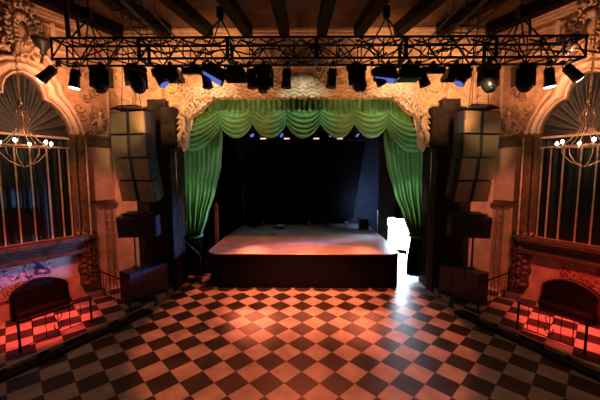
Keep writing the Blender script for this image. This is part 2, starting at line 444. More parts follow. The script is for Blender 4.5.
# ------------------------------------------------------------------ proscenium plaster
ROS = (4.62, 7.33)
rs = random.Random(11)
seeds = []
for k in range(150):
    x = rs.uniform(3.3, 5.6); z = rs.uniform(5.2, 7.9)
    if math.hypot(x-ROS[0], z-ROS[1]) < .55: continue
    seeds.append((x, z, rs.uniform(.08, .2), rs.uniform(0, 6)))
for k in range(60): seeds.append((rs.uniform(5.9, 6.6), rs.uniform(5.6, 7.9), rs.uniform(.07, .13), rs.uniform(0, 6)))
for k in range(40): seeds.append((rs.uniform(0, 3.4), rs.uniform(7.45, 7.9), rs.uniform(.1, .2), rs.uniform(0, 6)))
def relief(x, z):
    ax = abs(x); h = 0
    r = math.hypot(ax-ROS[0], z-ROS[1]); th = atan2(z-ROS[1], ax-ROS[0])
    if r < .62:
        k = min(1, (.62-r)/.12)
        h += k*(.05+.034*cos(2*pi*r/.155)+.026*cos(8*th)*min(1, r/.2)+.09*exp(-(r/.09)**2))
    elif z < 7.95:
        for (sx, sz, q, ph) in seeds[:]:
            dx, dz = ax-sx, z-sz
            if abs(dx) < q and abs(dz) < q:
                rr = math.hypot(dx, dz)
                if rr < q: h = max(h, .065*(1-rr/q)**.5*(.6+.5*cos(2*pi*rr/.11+2*atan2(dz, dx)+ph)))
    if ax < 3.9 and 6.9 < z < 7.5:
        k = max(0, min(1, (7.5-z)/.1))
        zz = z+.05*sin(2*pi*ax/.42)+.03*sin(2*pi*ax/1.1)
        h += k*(.04+.022*sin(2*pi*zz/.135))
        h += .010*cos(2*pi*(ax+z*.8)/.21)
    if 5.95 < ax < 6.4 and 5.6 < z < 7.9:
        h += .07+.04*cos(2*pi*(z)/.3)*cos(2*pi*(ax-6.17)/.45)
    if 7.95 < z < 8.85:
        # pilasters and recessed panels of the entablature
        t = (ax+.55) % 1.35
        h += .13 if t < .22 else (.0 if .3 < t < 1.27 and 8.1 < z < 8.68 else .07)
        if .3 < t < 1.27 and 8.2 < z < 8.6: h += .03*sin(9*ax)*sin(11*z)
    h += .005*noise.noise(V((x*9, z*9, 0)))
    return h*1.7
def zb(ax):
    if ax < 3.15: return 6.97-.05*abs(sin(pi*ax/.21))
    pts = [(3.15, 6.95), (3.45, 6.72), (3.75, 6.45), (4.0, 6.32), (4.10, 6.22), (4.14, 5.6), (4.2, 5.22), (4.3, 5.1), (4.42, 5.3), (4.6, 5.5)]
    for (a, b), (c, d_) in zip(pts, pts[1:]):
        if a <= ax <= c: return b+(d_-b)*(ax-a)/(c-a)+.035*sin(ax*34)
    return 5.5
w = MB()
def hd(u, v):
    x = -4.6+9.2*u; b = zb(abs(x)); z = b+(9.0-b)*v
    return (x, 10.92-relief(x, z), z)
w.grid(440, 84, hd, thick=None)
w.grid(60, 2, lambda u, v: (-4.6+9.2*(1-u), 11.15, zb(abs(-4.6+9.2*u))+(9.6-zb(abs(-4.6+9.2*u)))*v))
w.grid(300, 2, lambda u, v: (-4.6+9.2*u, 11.15-(v)*.28, zb(abs(-4.6+9.2*u))))
struct(w.build('wall_proscenium', M['plaster'], loc=(0, 11, 0)), 'ornate gilded plaster header over the green stage curtain', 'wall')
for side, sg in SIDES:
    w = MB(sg > 0)
    def wg(u, v):
        x = -6.9+2.3*u; z = 9.0*v
        return (x, 10.92-relief(x, z), z)
    w.grid(90, 300, wg)
    w.box((-5.80, 11.15, ZC/2), (2.2, .25, ZC))
    struct(w.build('wall_proscenium_'+side, M['plaster'], loc=(sg*5.6, 11, 0)), 'ornate plaster wall at the %s of the stage behind the hanging speakers' % side, 'wall')
    # carved rosettes, stacked medallions and leaf drop
    def rosette(name, cx, cz, r, lab, yy=10.84):
        w = MB(sg > 0)
        for k, rr in enumerate((.2, .42, .66, .92)):
            w.tube([(cx+r*rr*cos(j*pi/12), yy-.05*(3-k)*r, cz+r*rr*sin(j*pi/12)) for j in range(24)], .055*r+.006, 6, True)
        w.ball((cx, yy-.14*r, cz), .15*r, 10)
        for j in range(12):
            a = j*pi/6; w.ball((cx+r*.54*cos(a), yy-.03, cz+r*.54*sin(a)), .085*r, 8)
        if r > .4:
            for j in range(16):
                a = j*pi/8; w.ball((cx+r*1.08*cos(a), yy, cz+r*1.08*sin(a)), .12*r, 8, (1, .6, 1))
        return struct(w.build(name, M['plaster']), lab, 'ornament')
    rosette('trim_%s_rosette' % side, -4.60, 7.33, .46, 'large carved plaster rosette over the %s end of the valance' % side)
    rosette('trim_%s_small_rosette' % side, -5.42, 7.42, .26, 'small carved rosette outside the large %s one' % side)
    w = MB(sg > 0)
    for k in range(7):
        for (r_, t_) in ((.15, .026), (.07, .022)):
            w.tube([(-6.15+r_*cos(j*pi/7), 10.78, 6.2+k*.33+r_*sin(j*pi/7)) for j in range(14)], t_, 6, True)
        w.ball((-6.15, 10.77, 6.36+k*.33), .035, 8)
    for q in (-.22, .22): w.tube([(-6.15+q, 10.78, 6.0), (-6.15+q, 10.78, 8.4)], .028, 6)
    struct(w.build('trim_%s_medallions' % side, M['plaster']), 'strip of stacked ring medallions behind the top of the %s speaker array' % side, 'ornament')
    w = MB(sg > 0); rnd = random.Random(9)
    w.tube([(-4.30+.10*sin(k*.62), 10.74, 6.25-.10*k) for k in range(13)], [.10-.004*k for k in range(13)], 8)
    for k in range(11):
        q = 1 if k % 2 else -1; zz = 6.25-.10*k
        w.tube([(-4.27+q*(.04+.02*j), 10.72-.01*j, zz+.05*sin(j*.9)) for j in range(7)], [.05-.005*j for j in range(7)], 6)
    struct(w.build('trim_%s_leaf_drop' % side, M['plaster']), 'curled plaster leaf drop hanging beside the %s end of the valance' % side, 'ornament')
    w = MB(sg > 0)
    for (cx, cz, r_) in ((-3.98, 6.62, .16), (-3.72, 6.80, .15), (-4.15, 6.45, .13), (-3.5, 7.0, .13), (-3.3, 7.2, .12), (-3.95, 7.65, .15), (-4.02, 7.0, .12)):
        w.tube([(cx+(r_-.011*j)*cos(j*.6+cx*5), 10.80-.004*j, cz+(r_-.011*j)*sin(j*.6+cx*5)) for j in range(12)], .032, 6)
    struct(w.build('trim_%s_bracket_scrolls' % side, M['plaster']), 'carved scrolls along the curved bracket at the %s end of the valance' % side, 'ornament')
    # dim painted lower part beside the pier
    w = MB(sg > 0); w.box((-6.3, 10.70, 2.75), (.86, .12, 5.2))
    struct(w.build('trim_%s_dim_panel' % side, M['panelwall'] ), 'salmon panel between the black pier and the %s wall' % side, 'panel')
    # black pier
    w = MB(sg > 0)
    w.box((-5.245, 11.1, 2.6), (1.25, 1.2, 5.2))
    w.box((-4.96, 10.72, 5.85), (1.06, .46, 1.4))
    w.box((-5.1, 10.8, 6.66), (.62, .4, .34))
    w.box((-5.2, 10.78, 5.06), (1.2, .6, .06)); w.box((-5.2, 10.78, 5.24), (1.2, .6, .04))
    struct(w.build('pillar_'+side, M['pier']), 'near black painted pier at the %s edge of the proscenium opening' % side, 'pillar')
w = MB()
for (z, h, n_) in ((8.84, .06, .14), (8.92, .07, .22), (9.0, .07, .32), (9.09, .10, .42)):
    w.box((0, 10.95-n_/2, z), (13.7, n_, h))
struct(w.build('trim_front_cornice', M['plaster_trim']), 'stepped cream cornice over the proscenium', 'cornice')

# ceiling beams fan out towards the audience
foc = V((0, 23.5))
for i, a in enumerate((-31, -25, -19, -13.5, -8, -2.7, 2.7, 8, 13.5, 19, 25, 31)):
    w = MB(); t = math.radians(a); d = V((sin(t), -cos(t)))
    p0 = foc+d*(13.1/cos(t)); p1 = foc+d*(25/cos(t)); c = (p0+p1)/2
    L_ = (p1-p0).length
    if a in (-31, 31): L_ *= .8; c = p0+d*L_/2
    w.box((c.x, c.y, ZC-.17), (.34, L_, .34), rz=t)
    o = w.build('trim_%d' % (i+1), M['beam']); o['kind'] = 'structure'; o['category'] = 'beam'; o['label'] = 'dark ceiling beam running from the cornice towards the audience'; o['group'] = 'dark ceiling beams'

# ------------------------------------------------------------------ stage
X0, X1, Y0, Y1, ZS, RC = -3.6, 3.66, 10.88, 17.6, 1.31, .55
def rrect(g=0, r=RC):
    p = []
    for k in range(9):
        t = pi+pi/2*k/8; p.append((X0-g+r+r*cos(t), Y0-g+r+r*sin(t)))
    for k in range(9):
        t = -pi/2+pi/2*k/8; p.append((X1+g-r+r*cos(t), Y0-g+r+r*sin(t)))
    return p+[(X1+g, Y1), (X0-g, Y1)]
st = thing('stage_platform', 'raised stage with black skirt, rounded front corners and worn deck', 'stage', (0, 14, 0))
w = MB(); w.prism(rrect(), .0, ZS-.05); w.build('skirt', M['skirt'], st)
w = MB(); w.prism(rrect(.01), ZS-.05, ZS); w.build('deck', M['deck'], st)
w = MB(); rr = rrect(.02); w.tube([(x, y, ZS-.012) for x, y in [(rr[-1][0], rr[-1][1])]+rr[:-1]], .018, 6); w.build('nosing', M['edge'], st)
w = MB(); w.box((.1, 10.46, .006), (6.9, .07, .012))
struct(w.build('trim_floor_strip', M['edge']), 'thin brass strip set in the floor before the stage', 'strip')

def pl(x0, z0, x1, z1, x2, z2, x3, z3, y, name, m):   # thick quad panel
    w = MB(); P4 = [(x0, z0), (x1, z1), (x2, z2), (x3, z3)]
    w.add([(x, y, z) for x, z in P4]+[(x, y+.05, z) for x, z in P4], [[0, 1, 2, 3], [7, 6, 5, 4], [0, 4, 5, 1], [1, 5, 6, 2], [2, 6, 7, 3], [3, 7, 4, 0]])
    return w.build(name, m)
t = thing('backdrop_screen', 'large black backdrop hanging over the stage, its right edge slanted like a shadow edge', 'backdrop', (0, 16.8, 1.75))
o = pl(-3.3, 1.75, 2.82, 1.75, 3.45, 6.02, -3.3, 6.1, 16.8, 'cloth', M['cloth_black']); o.parent = t; o.location = V(o['_w'])-V(t['_w'])  # slanted right side puts a shadow edge into the cloth shape
w = MB(); w.cyl((-3.4, 16.82, 6.1), (3.6, 16.82, 6.1), .03); w.build('batten_pipe', M['black'], t)
for x in (-3, 0, 3):
    w = MB(); w.cyl((x, 16.82, 6.1), (x, 16.82, ZC), .01, n=6); w.build('rope', M['black'], t)
w = MB(); w.grid(60, 6, lambda u, v: (-6.5+2.9*u, 16.5+.06*cos(u*70), .02+6.9*v), thick=(0, .03, 0))
tag(w.build('masking_drape', M['cloth_black']), 'black pleated masking drape left of the black backdrop', 'drape')
w = MB(); w.grid(160, 3, lambda u, v: (-6.4+12.8*u, 13.9+.05*cos(u*180), 6.0+2.5*v), thick=(0, .03, 0))
tag(w.build('border_drape', M['cloth_black']), 'black border drape hanging high behind the lamp batten', 'drape')
w = MB(); w.grid(30, 4, lambda u, v: (4.0+2.4*u, 12.9+.05*cos(u*60), 2.3+5.0*v), thick=(0, .03, 0))
tag(w.build('wing_drape', M['cloth_black']), 'short dark drape above the loading door at the right wing', 'drape')

# ------------------------------------------------------------------ green curtain
YC = 11.62
def swag(name, xl, xr, zt, zl, zr, sag, label, seed, folds=7, mirror=False, group=None):
    w = MB(mirror); rn = random.Random(seed); ph = rn.uniform(0, 6); cx = rn.uniform(-.08, .08)
    def fn(u, v):
        x = xl+(xr-xl)*u
        c = max(0, 1-(2*u-1)**2)
        zbm = zl+(zr-zl)*u-sag*c**.75
        wv = v+.012*sin(7*u+ph)
        z = zt+(zl+(zr-zl)*u-zt)*v-sag*c**.75*max(0, v)**.7
        k = min(1, max(0, (v-.18)/.3)); c2 = c**.5
        f = folds*(max(0, wv)**1.15)
        fr = f % 1; rid = fr/.78 if fr < .78 else (1-fr)/.22
        y = -k*(.20*rid*c2+.10*sin(pi*min(1, v))*c) - .10*v*c
        y += (1-k)*.08*cos(2*pi*(7*u+ph)) - .03*cos(2*pi*(4*u+v*2.2*(1 if u < .5 else -1)+ph))*(1-v)
        edge = min(u, 1-u)
        y += .07*max(0, 1-edge/.06)
        return (x+cx*c*v*.5, YC-.1+y, z)
    w.grid(60, 110, fn, thick=(0, .04, 0))
    o = w.build(name, M['velvet']); return tag(o, label, 'curtain swag', group)
xs = [-3.17, -1.90, -.63, .65, 1.92, 3.17]
names = ['green velvet swag, second from the left in the valance', 'green velvet swag just left of the valance centre', 'green velvet swag at the middle of the valance', 'green velvet swag just right of the valance centre', 'green velvet swag, second from the right in the valance']
for i in range(5):
    swag('valance_swag', xs[i]-.06, xs[i+1]+.06, 7.1, 6.32, 6.32, .74, names[i], 20+i, group='swags of the green valance')
swag('valance_swag', -4.72, -3.1, 7.1, 5.6, 6.15, .74, 'larger green velvet swag above the left stage curtain', 41, 9, group='swags of the green valance')
swag('valance_swag', -4.72, -3.1, 7.1, 5.55, 6.15, .78, 'larger green velvet swag above the right stage curtain', 43, 9, True, group='swags of the green valance')
def interp(pts, z):
    for (a, b), (c, d_) in zip(pts, pts[1:]):
        if min(a, c) <= z <= max(a, c):
            t = (z-a)/(c-a); t = t*t*(3-2*t)*.4+t*.6
            return b+(d_-b)*t
    return pts[-1][1] if abs(z-pts[-1][0]) < abs(z-pts[0][0]) else pts[0][1]
for side, sg in SIDES:
    sh = .0 if sg < 0 else .2
    root = thing('stage_curtain', 'green velvet curtain tied back at the %s of the stage' % side, 'curtain', (sg*4.2, YC, .1), 'stage curtains tied back')
    lpts = [(6.9, -4.86), (3.5, -4.86), (1.75, -4.66-sh*.8)]
    rp = [(6.9, -3.12), (5.6, -3.16), (4.6, -3.24-sh*.3), (3.5, -3.50-sh*.6), (2.6, -3.80-sh*.9), (1.75, -4.08-sh)]
    def cf(u, v):
        z = 6.9-5.15*v
        l, r = interp(lpts, z), interp(rp, z)
        amp = .12*(1-.45*v)
        uu = u+.01*sin(6*v+3*u)
        return (l+(r-l)*u, YC+.22+amp*cos(2*pi*9*uu)+.03*cos(2*pi*4*uu+1.5+2*v), z)
    w = MB(sg > 0); w.grid(150, 50, cf, thick=(0, .03, 0)); w.build('drape', M['velvet'], root)
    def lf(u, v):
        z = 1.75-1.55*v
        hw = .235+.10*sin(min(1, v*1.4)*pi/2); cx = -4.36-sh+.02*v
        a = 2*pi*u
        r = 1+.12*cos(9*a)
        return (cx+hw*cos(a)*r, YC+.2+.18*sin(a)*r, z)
    w = MB(sg > 0); w.grid(90, 14, lf); w.build('gathered_foot', M['cloth_black'], root)['label'] = 'curtain foot coloured black for its shade'  # shade on the lower curtain is put into this black cloth colour
    w = MB(sg > 0); w.tube([(-4.34-sh+.30*cos(t*pi/8), YC+.2+.24*sin(t*pi/8), 1.75+.05*cos(t*pi/8)) for t in range(16)], .05, 8, True); w.build('tieback', M['velvet'], root)

# lamp batten behind the valance
bt = thing('lamp_batten', 'black pipe batten carrying small lamps behind the valance', 'batten', (0, 13.4, 5.9))
w = MB(); w.cyl((-4.5, 13.4, 6.15), (4.5, 13.4, 6.15), .03); w.cyl((-4.5, 13.4, 6.4), (4.5, 13.4, 6.4), .025)
for k in range(19): w.cyl((-4.5+k*.5, 13.4, 6.15), (-4.5+k*.5, 13.4, 6.4), .015)
w.build('pipe', M['black'], bt)
w = MB(); [w.cyl((x, 13.4, 6.4), (x, 13.4, ZC), .012) for x in (-4, 0, 4)]; w.build('suspension_cable', M['black'], bt)
def small_lamp(x, lens, label):
    t = thing('batten_lamp', label, 'stage lamp', (x, 13.3, 5.68), 'small lamps on the batten')
    w = MB(); w.box((x, 13.38, 5.86), (.34, .2, .2)); w.build('housing', M['gear'], t)
    w = MB(); w.box((x, 13.26, 5.78), (.24, .05, .045)); w.build('lens', lens, t)
    w = MB(); w.cyl((x, 13.4, 5.94), (x, 13.4, 6.17), .025); w.build('clamp', M['black'], t)
small_lamp(-1.74, M['lamp_p'], 'leftmost of the small pink lit lamps behind the valance')
small_lamp(-.71, M['lamp_p'], 'pink lit lamp behind the swag left of centre')
small_lamp(.58, M['lamp_p'], 'pink lit lamp behind the swag right of centre')
small_lamp(1.60, M['lamp_p'], 'rightmost of the small pink lit lamps behind the valance')
for x, lab in ((-2.35, 'unlit tilted lamp left of the lit batten lamps'), (-1.05, 'unlit tilted lamp with bluish lens between the two left batten lamps'), (1.1, 'unlit tilted lamp between the two right batten lamps'), (2.25, 'unlit tilted lamp right of the lit batten lamps')):
    t = thing('batten_spotlight', lab, 'stage lamp', (x, 13.4, 5.8), 'unlit batten spotlights')
    w = MB(); w.cyl((x-.08, 13.45, 6.16), (x+.12, 13.3, 5.93), .09, .11, 12); w.build('can', M['gear'], t)
    w = MB(); w.cyl((x+.12, 13.3, 5.93), (x+.13, 13.292, 5.918), .10, .10, 12); w.build('lens', M['lens_b'], t)

# ------------------------------------------------------------------ side platforms
for side, sg in SIDES:
    pts = [(-4.78, 9.0), (-5.98, 6.62), (-6.75, 5.2), (-7.5, 3.9), (-9.9, 4.0)]
    e2 = wp(6.6, 0); poly = [(-4.7, 10.45), (-4.80, 8.95), (-5.98, 6.62), (-7.6, 3.4), (e2.x-.0, e2.y-1.2), (e2.x, e2.y), (wp(0, 0).x, wp(0, 0).y), (-6.7, 10.8), (-4.7, 10.8)]
    w = MB(sg > 0); w.prism(poly[::-1], .002, .18)
    t = struct(w.build('floor_platform_'+side, M['checker']), 'low checkerboard side platform at the %s' % side, 'platform')
    w = MB(sg > 0)
    a, b = V((-4.80, 8.93)), V((-7.6, 3.38)); dd = (b-a).normalized(); nn = V((dd.y, -dd.x)); nn = nn if nn.x > 0 else -nn
    q = [a+nn*.004, b+nn*.004, b+nn*.22, a+nn*.22]
    w.prism([tuple(p) for p in q] if sg < 0 or True else q, .002, .09)
    struct(w.build('trim_%s_step' % side, M['step']), 'dark carpeted step along the %s platform edge' % side, 'step')
    w = MB(sg > 0)
    w.tube([(a.x, a.y, .186), (b.x, b.y, .186)], .018, 6)
    struct(w.build('trim_%s_nosing' % side, M['edge']), 'brass nosing along the %s platform edge' % side, 'nosing')
    # railing 1 along the edge
    def rail(p, q, h, name, label, orn, posts=2, z0=.18, nb=6):
        p, q = V(p), V(q); base = V((-p.x if sg > 0 else p.x, p.y, z0))
        t = thing(name, label, 'railing', tuple(base), None)
        for k in range(posts):
            c = p.lerp(q, k/(posts-1)); w = MB(sg > 0); w.cyl((c.x, c.y, z0), (c.x, c.y, z0+h), .026); w.ball((c.x, c.y, z0+h), .035); w.build('post', M['iron'], t)
        w = MB(sg > 0); w.cyl((p.x, p.y, z0+h-.02), (q.x, q.y, z0+h-.02), .022); w.build('top_rail', M['iron'], t)
        w = MB(sg > 0); w.cyl((p.x, p.y, z0+.1), (q.x, q.y, z0+.1), .014); w.build('bottom_rail', M['iron'], t)
        for k in range(1, nb):
            c = p.lerp(q, k/nb); w = MB(sg > 0); w.cyl((c.x, c.y, z0+.1), (c.x, c.y, z0+h-.02), .009); w.build('baluster', M['iron'], t)
        if orn:
            c = p.lerp(q, .5); dd = (q-p).normalized(); w = MB(sg > 0)
            for zz in (z0+.26, z0+.52):
                for s_ in (-1, 1):
                    w.tube([(c.x+dd.x*s_*(.02+.07*sin(j*.5)), c.y+dd.y*s_*(.02+.07*sin(j*.5)), zz-.09+.035*j) for j in range(6)], .012, 5)
            w.build('scroll_ornament', M['iron'], t)
        return t
    rail((-5.80, 7.85) if sg < 0 else (-5.64, 7.62), (-6.50, 6.50) if sg < 0 else (-6.38, 6.52), .74, 'iron_railing', 'black wrought iron railing with scrolls in front of the %s booth' % side, True)
    rail((-6.85, 9.78), (-5.25, 8.72), .84, 'corner_railing', 'plain black railing between the %s wall and the subwoofer' % side, False, nb=8)
    # subwoofer case
    a, b = V((-5.38, 9.02)), V((-4.72, 10.18)); dd = (b-a).normalized(); nn = V((-dd.y, dd.x)); Ls = (b-a).length; wd = .58; hh = .98
    c = (a+b)/2+nn*wd/2; ang = atan2(dd.y, dd.x); z0 = .18
    t = thing('subwoofer_case', 'black subwoofer case tinted for blue light at the foot of the %s pier' % side, 'speaker', ((-c.x if sg > 0 else c.x), c.y, z0))
    w = MB(sg > 0); w.box((c.x, c.y, z0+hh/2+.03), (Ls, wd, hh-.06), rz=ang); w.build('cabinet', M['case'], t)
    f = (a+b)/2-nn*.006
    w = MB(sg > 0)
    for k in (-.5, -.18, .15, .5):
        p_ = f+dd*k*Ls*.98; w.box((p_.x, p_.y, z0+hh/2+.03), (.03, .02, hh-.08), rz=ang)
    p_ = f; w.box((p_.x, p_.y, z0+.46), (Ls, .02, .03), rz=ang); w.build('edge_strips', M['greysteel'] if False else M['sub'], t)
    w = MB(sg > 0)
    for k in range(14):
        for kk in (-.18, .15):
            p_ = f+dd*kk*Ls; w.ball((p_.x-nn.x*.012, p_.y-nn.y*.012, z0+.1+k*.058), .008, 6)
    w.build('rivets', M['greysteel'], t)
    for q in (-.4, .4):
        for r_ in (-.3, .3):
            p_ = c+dd*q*Ls+nn*r_*wd; w = MB(sg > 0); w.cyl((p_.x, p_.y, z0), (p_.x, p_.y, z0+.07), .05); w.build('foot', M['black'], t)
    # fill speaker on pole above it
    cx, cy = -5.28, 9.62
    t = thing('pole_speaker', 'single black wedge sided loudspeaker on a pole below the %s speaker array' % side, 'speaker', ((-cx if sg > 0 else cx), cy, 2.1))
    w = MB(sg > 0); az = math.radians(8)
    hw = .58
    w.X = Matrix.Translation((cx, cy, 2.62)) @ Matrix.Rotation(az, 4, 'Z') @ Matrix.Rotation(math.radians(6), 4, 'X')
    w.prism([(-hw, -.36), (hw, -.36), (hw, .05), (hw-.18, .36), (-hw+.18, .36), (-hw, .05)], -.33, .33); w.build('cabinet', M['sub'], t)
    w2 = MB(sg > 0); w2.X = w.X; w2.box((0, -.372, 0), (1.08, .03, .58)); w2.build('front_grille', M['gear'], t)
    w2 = MB(sg > 0); w2.X = w.X; w2.box((-.2, 0, .37), (.5, .5, .05)); w2.tube([(-.5, -.2, .40), (-.2, -.3, .43), (.2, -.3, .45), (.45, -.2, .42)], .02); w2.build('top_bracket', M['black'], t)
    t2 = thing('speaker_pole', 'slim black pole holding the single loudspeaker near the %s pier' % side, 'pole', ((-cx+.26 if sg > 0 else cx-.26), cy+.05, 1.165))
    w = MB(sg > 0); w.cyl((cx-.26, cy+.05, 1.17), (cx-.26, cy+.05, 2.27), .028); w.build('upright', M['black'], t2)
    w = MB(sg > 0); w.lathe([(.12, 0), (.12, .02), (.04, .05), (.03, .1)], (cx-.26, cy+.05, 1.165)); w.build('base_plate', M['black'], t2)
    # arched booth
    t = thing('booth_seat', 'black booth with arched back against the %s wall%s' % (side, '' if sg < 0 else ', edged in brown wood'), 'booth', tuple(V((sg*-1*wp(2.2, 0).x, wp(2.2, 0).y, .18))))
    w = MB(sg > 0)
    S0, S1 = 1.72, 3.02
    def arch(u): return .18+.70+.32*sin(pi*min(1, max(0, u)))**.7
    n = 24
    ft = [(S0+(S1-S0)*k/n, arch(k/n)) for k in range(n+1)]
    vs = [wp(s_, .18, .36) for s_, z in ft]+[wp(s_, z, .30) for s_, z in ft]+[wp(s_, z, .12) for s_, z in ft]+[wp(s_, .18, .12) for s_, z in ft]
    m1 = n+1
    w.add(vs, [[j*m1+i, j*m1+i+1, (j+1)*m1+i+1, (j+1)*m1+i] for j in range(3) for i in range(n)]+[[0, m1, 2*m1, 3*m1], [n, n+3*m1, n+2*m1, n+m1]])
    w.build('backrest', M['booth'], t)
    w = MB(sg > 0); w.tube([wp(S0, .2, .34)]+[wp(s_, z, .30) for s_, z in ft]+[wp(S1, .2, .34)], .028 if sg < 0 else .035, 6); w.build('arched_rim', M['booth'] if sg < 0 else M['boothwood'], t)
    w = MB(sg > 0); w.box(wp((S0+S1)/2, .40, .44), (S1-S0-.06, .3, .12), rz=math.radians(60)); w.build('seat', M['booth'], t)
    w = MB(sg > 0); w.box(wp((S0+S1)/2, .26, .44), (S1-S0-.12, .26, .16), rz=math.radians(60)); w.build('plinth', M['booth'], t)
    # wall ladder / strip
    t = thing('wall_ladder', 'narrow rusty rung ladder fixed on the %s salmon panel' % side, 'ladder', tuple(V((-sg*wp(.3, 0).x, wp(.3, 0).y, .3))))
    for q in (.20, .40):
        w = MB(sg > 0); w.cyl(wp(q, .3, .09), wp(q, 3.2, .09), .012); w.build('side_rail', M['gold'], t)
    for k in range(11):
        w = MB(sg > 0); w.cyl(wp(.20, .5+k*.26, .09), wp(.40, .5+k*.26, .09), .014); w.build('rung', M['gold'], t)
    w = MB(sg > 0); w.box(wp(.44, 3.34, .13), (.68, .22, .03), rz=math.radians(60))
    tag(w.build('wall_shelf', M['darkgold']), 'thin dark ledge across the %s salmon panel above the ladder' % side, 'ledge')
    w = MB(sg > 0); w.X = Matrix.Translation(wp(.95, .18, .42)) @ Matrix.Rotation(math.radians(35), 4, 'Z')
    w.add([(-.25, -.12, 0), (.25, -.12, 0), (.25, .16, 0), (-.25, .16, 0), (-.25, .16, .2), (.25, .16, .2), (-.25, .0, .2), (.25, .0, .2)], [[3, 2, 1, 0], [0, 1, 7, 6], [6, 7, 5, 4], [2, 3, 4, 5], [1, 2, 5, 7], [0, 6, 4, 3]])
    tag(w.build('floor_wedge', M['gear']), 'small black wedge on the platform between the %s booth and corbel' % side, 'wedge')
    # relief figure holding a staff on the frieze
    def skin(name, pts, edges, rad, m):
        me = bpy.data.meshes.new(name); me.from_pydata(pts, edges, []); o = bpy.data.objects.new(name, me); COL.objects.link(o)
        md = o.modifiers.new('s', 'SKIN'); 
        for i, r in enumerate(rad): me.skin_vertices[0].data[i].radius = (r, r) if me.skin_vertices else None
        md2 = o.modifiers.new('u', 'SUBSURF'); md2.levels = 1; md2.render_levels = 2
        me.materials.append(m); return o
    fp = [(.36, 5.78), (.36, 6.02), (.36, 6.16), (.36, 6.27), (.50, 6.05), (.62, 5.92), (.74, 5.98), (.26, 5.98), (.18, 5.85), (.5, 5.72), (.66, 5.74), (.80, 5.66)]
    w = MB(sg > 0)
    def cap(i, j, r1, r2):
        a_, b_ = wp(*fp[i], .07), wp(*fp[j], .07); w.tube([a_, a_.lerp(b_, .5), b_], [r1, (r1+r2)/2, r2], 8); w.ball(a_, r1, 8); w.ball(b_, r2, 8)
    cap(0, 1, .085, .095); cap(1, 2, .09, .035); w.ball(wp(*fp[3], .08), .07, 10, (1, 1, 1.2)); cap(1, 4, .05, .038); cap(4, 5, .036, .028)
    cap(1, 7, .05, .035); cap(7, 8, .034, .025); cap(0, 9, .075, .055); cap(9, 10, .05, .035); cap(10, 11, .034, .03)
    fo = w.build('relief_figure', M['relief']); tag(fo, 'pale seated plaster figure on the frieze beside the %s window arch' % side, 'relief')
    w = MB(sg > 0); w.cyl(wp(.16, 5.6, .08), wp(-.02+.1, 6.12, .08), .022); w.cyl(wp(.28, 6.1, .08), wp(.0, 6.22, .08), .024)
    w.ball(wp(.12, 5.68, .05), .11, 10, (1, .5, .9))
    tag(w.build('relief_hammer', M['relief']), 'pale plaster hammer and drapery beside the seated figure at the %s' % side, 'relief')
    # arc ornament on the dim panel above the subwoofer
    w = MB(sg > 0)
    w.tube([(-5.72+.24*cos(pi*k/10), 10.76, 1.35+.22*sin(pi*k/10)) for k in range(11)], .045, 7)
    w.ball((-5.72, 10.76, 1.42), .09, 10); w.ball((-5.68, 10.77, 1.85), .12, 10, (1, .4, 1.4))
    tag(w.build('wall_ornament', M['relief']), 'small pale arc ornament on the wall above the %s subwoofer case' % side, 'ornament')

# ------------------------------------------------------------------ line arrays
for side, sg in SIDES:
    cx = -5.20; cy = 9.05
    if sg > 0: cx = -5.25
    t = thing('line_array', 'hanging line array with gold lit grilles at the %s of the stage' % side, 'speaker array', ((-cx if sg > 0 else cx), cy, 3.3), 'hanging speaker arrays')
    z = 6.12; yy = cy; tilts = (0, 2, 7, 13)
    az = math.radians(-9)
    for k, tl in enumerate(tilts):
        h = .69
        w = MB(sg > 0)
        ta = math.radians(tl)
        base = Matrix.Translation((cx+.03*max(0, k-1), yy, z)) @ Matrix.Rotation(az, 4, 'Z') @ Matrix.Rotation(ta, 4, 'X')
        w.X = base
        hw = .58
        w.prism([(-hw, 0), (hw, 0), (hw, .22), (hw-.14, .62), (-hw+.14, .62), (-hw, .22)], -h+.02, -.01)
        cab = w.build('speaker_cabinet', M['sub'], t)
        for q in (-1, 1):
            w = MB(sg > 0); w.X = base
            w.box((q*.31, -.025, -h/2), (.50, .05, h-.06), rz=q*math.radians(-4)); gr = w.build('grille', M['grille'], cab)
            w = MB(sg > 0); w.X = base; w.cyl((q*.31, -.055, -h+.09), (q*.31, -.065, -h+.09), .018); w.build('badge', M['brass'], gr)
        z -= h*cos(ta); yy += h*sin(ta)
    w = MB(sg > 0); w.X = Matrix.Translation((cx, cy, 6.2)) @ Matrix.Rotation(az, 4, 'Z')
    w.box((0, .25, 0), (.9, .5, .06)); w.tube([(-.55, -.02, -.02), (-.3, -.02, .06), (.3, -.02, .06), (.55, -.02, -.02)], .03); w.build('fly_bumper', M['black'], t)
    for q in (-.3, .3):
        w = MB(sg > 0); w.cyl((cx+q, cy+.2, 6.2), (cx+q*.3, cy+.2, ZC), .012, n=6); w.build('rigging_cable', M['black'], t)

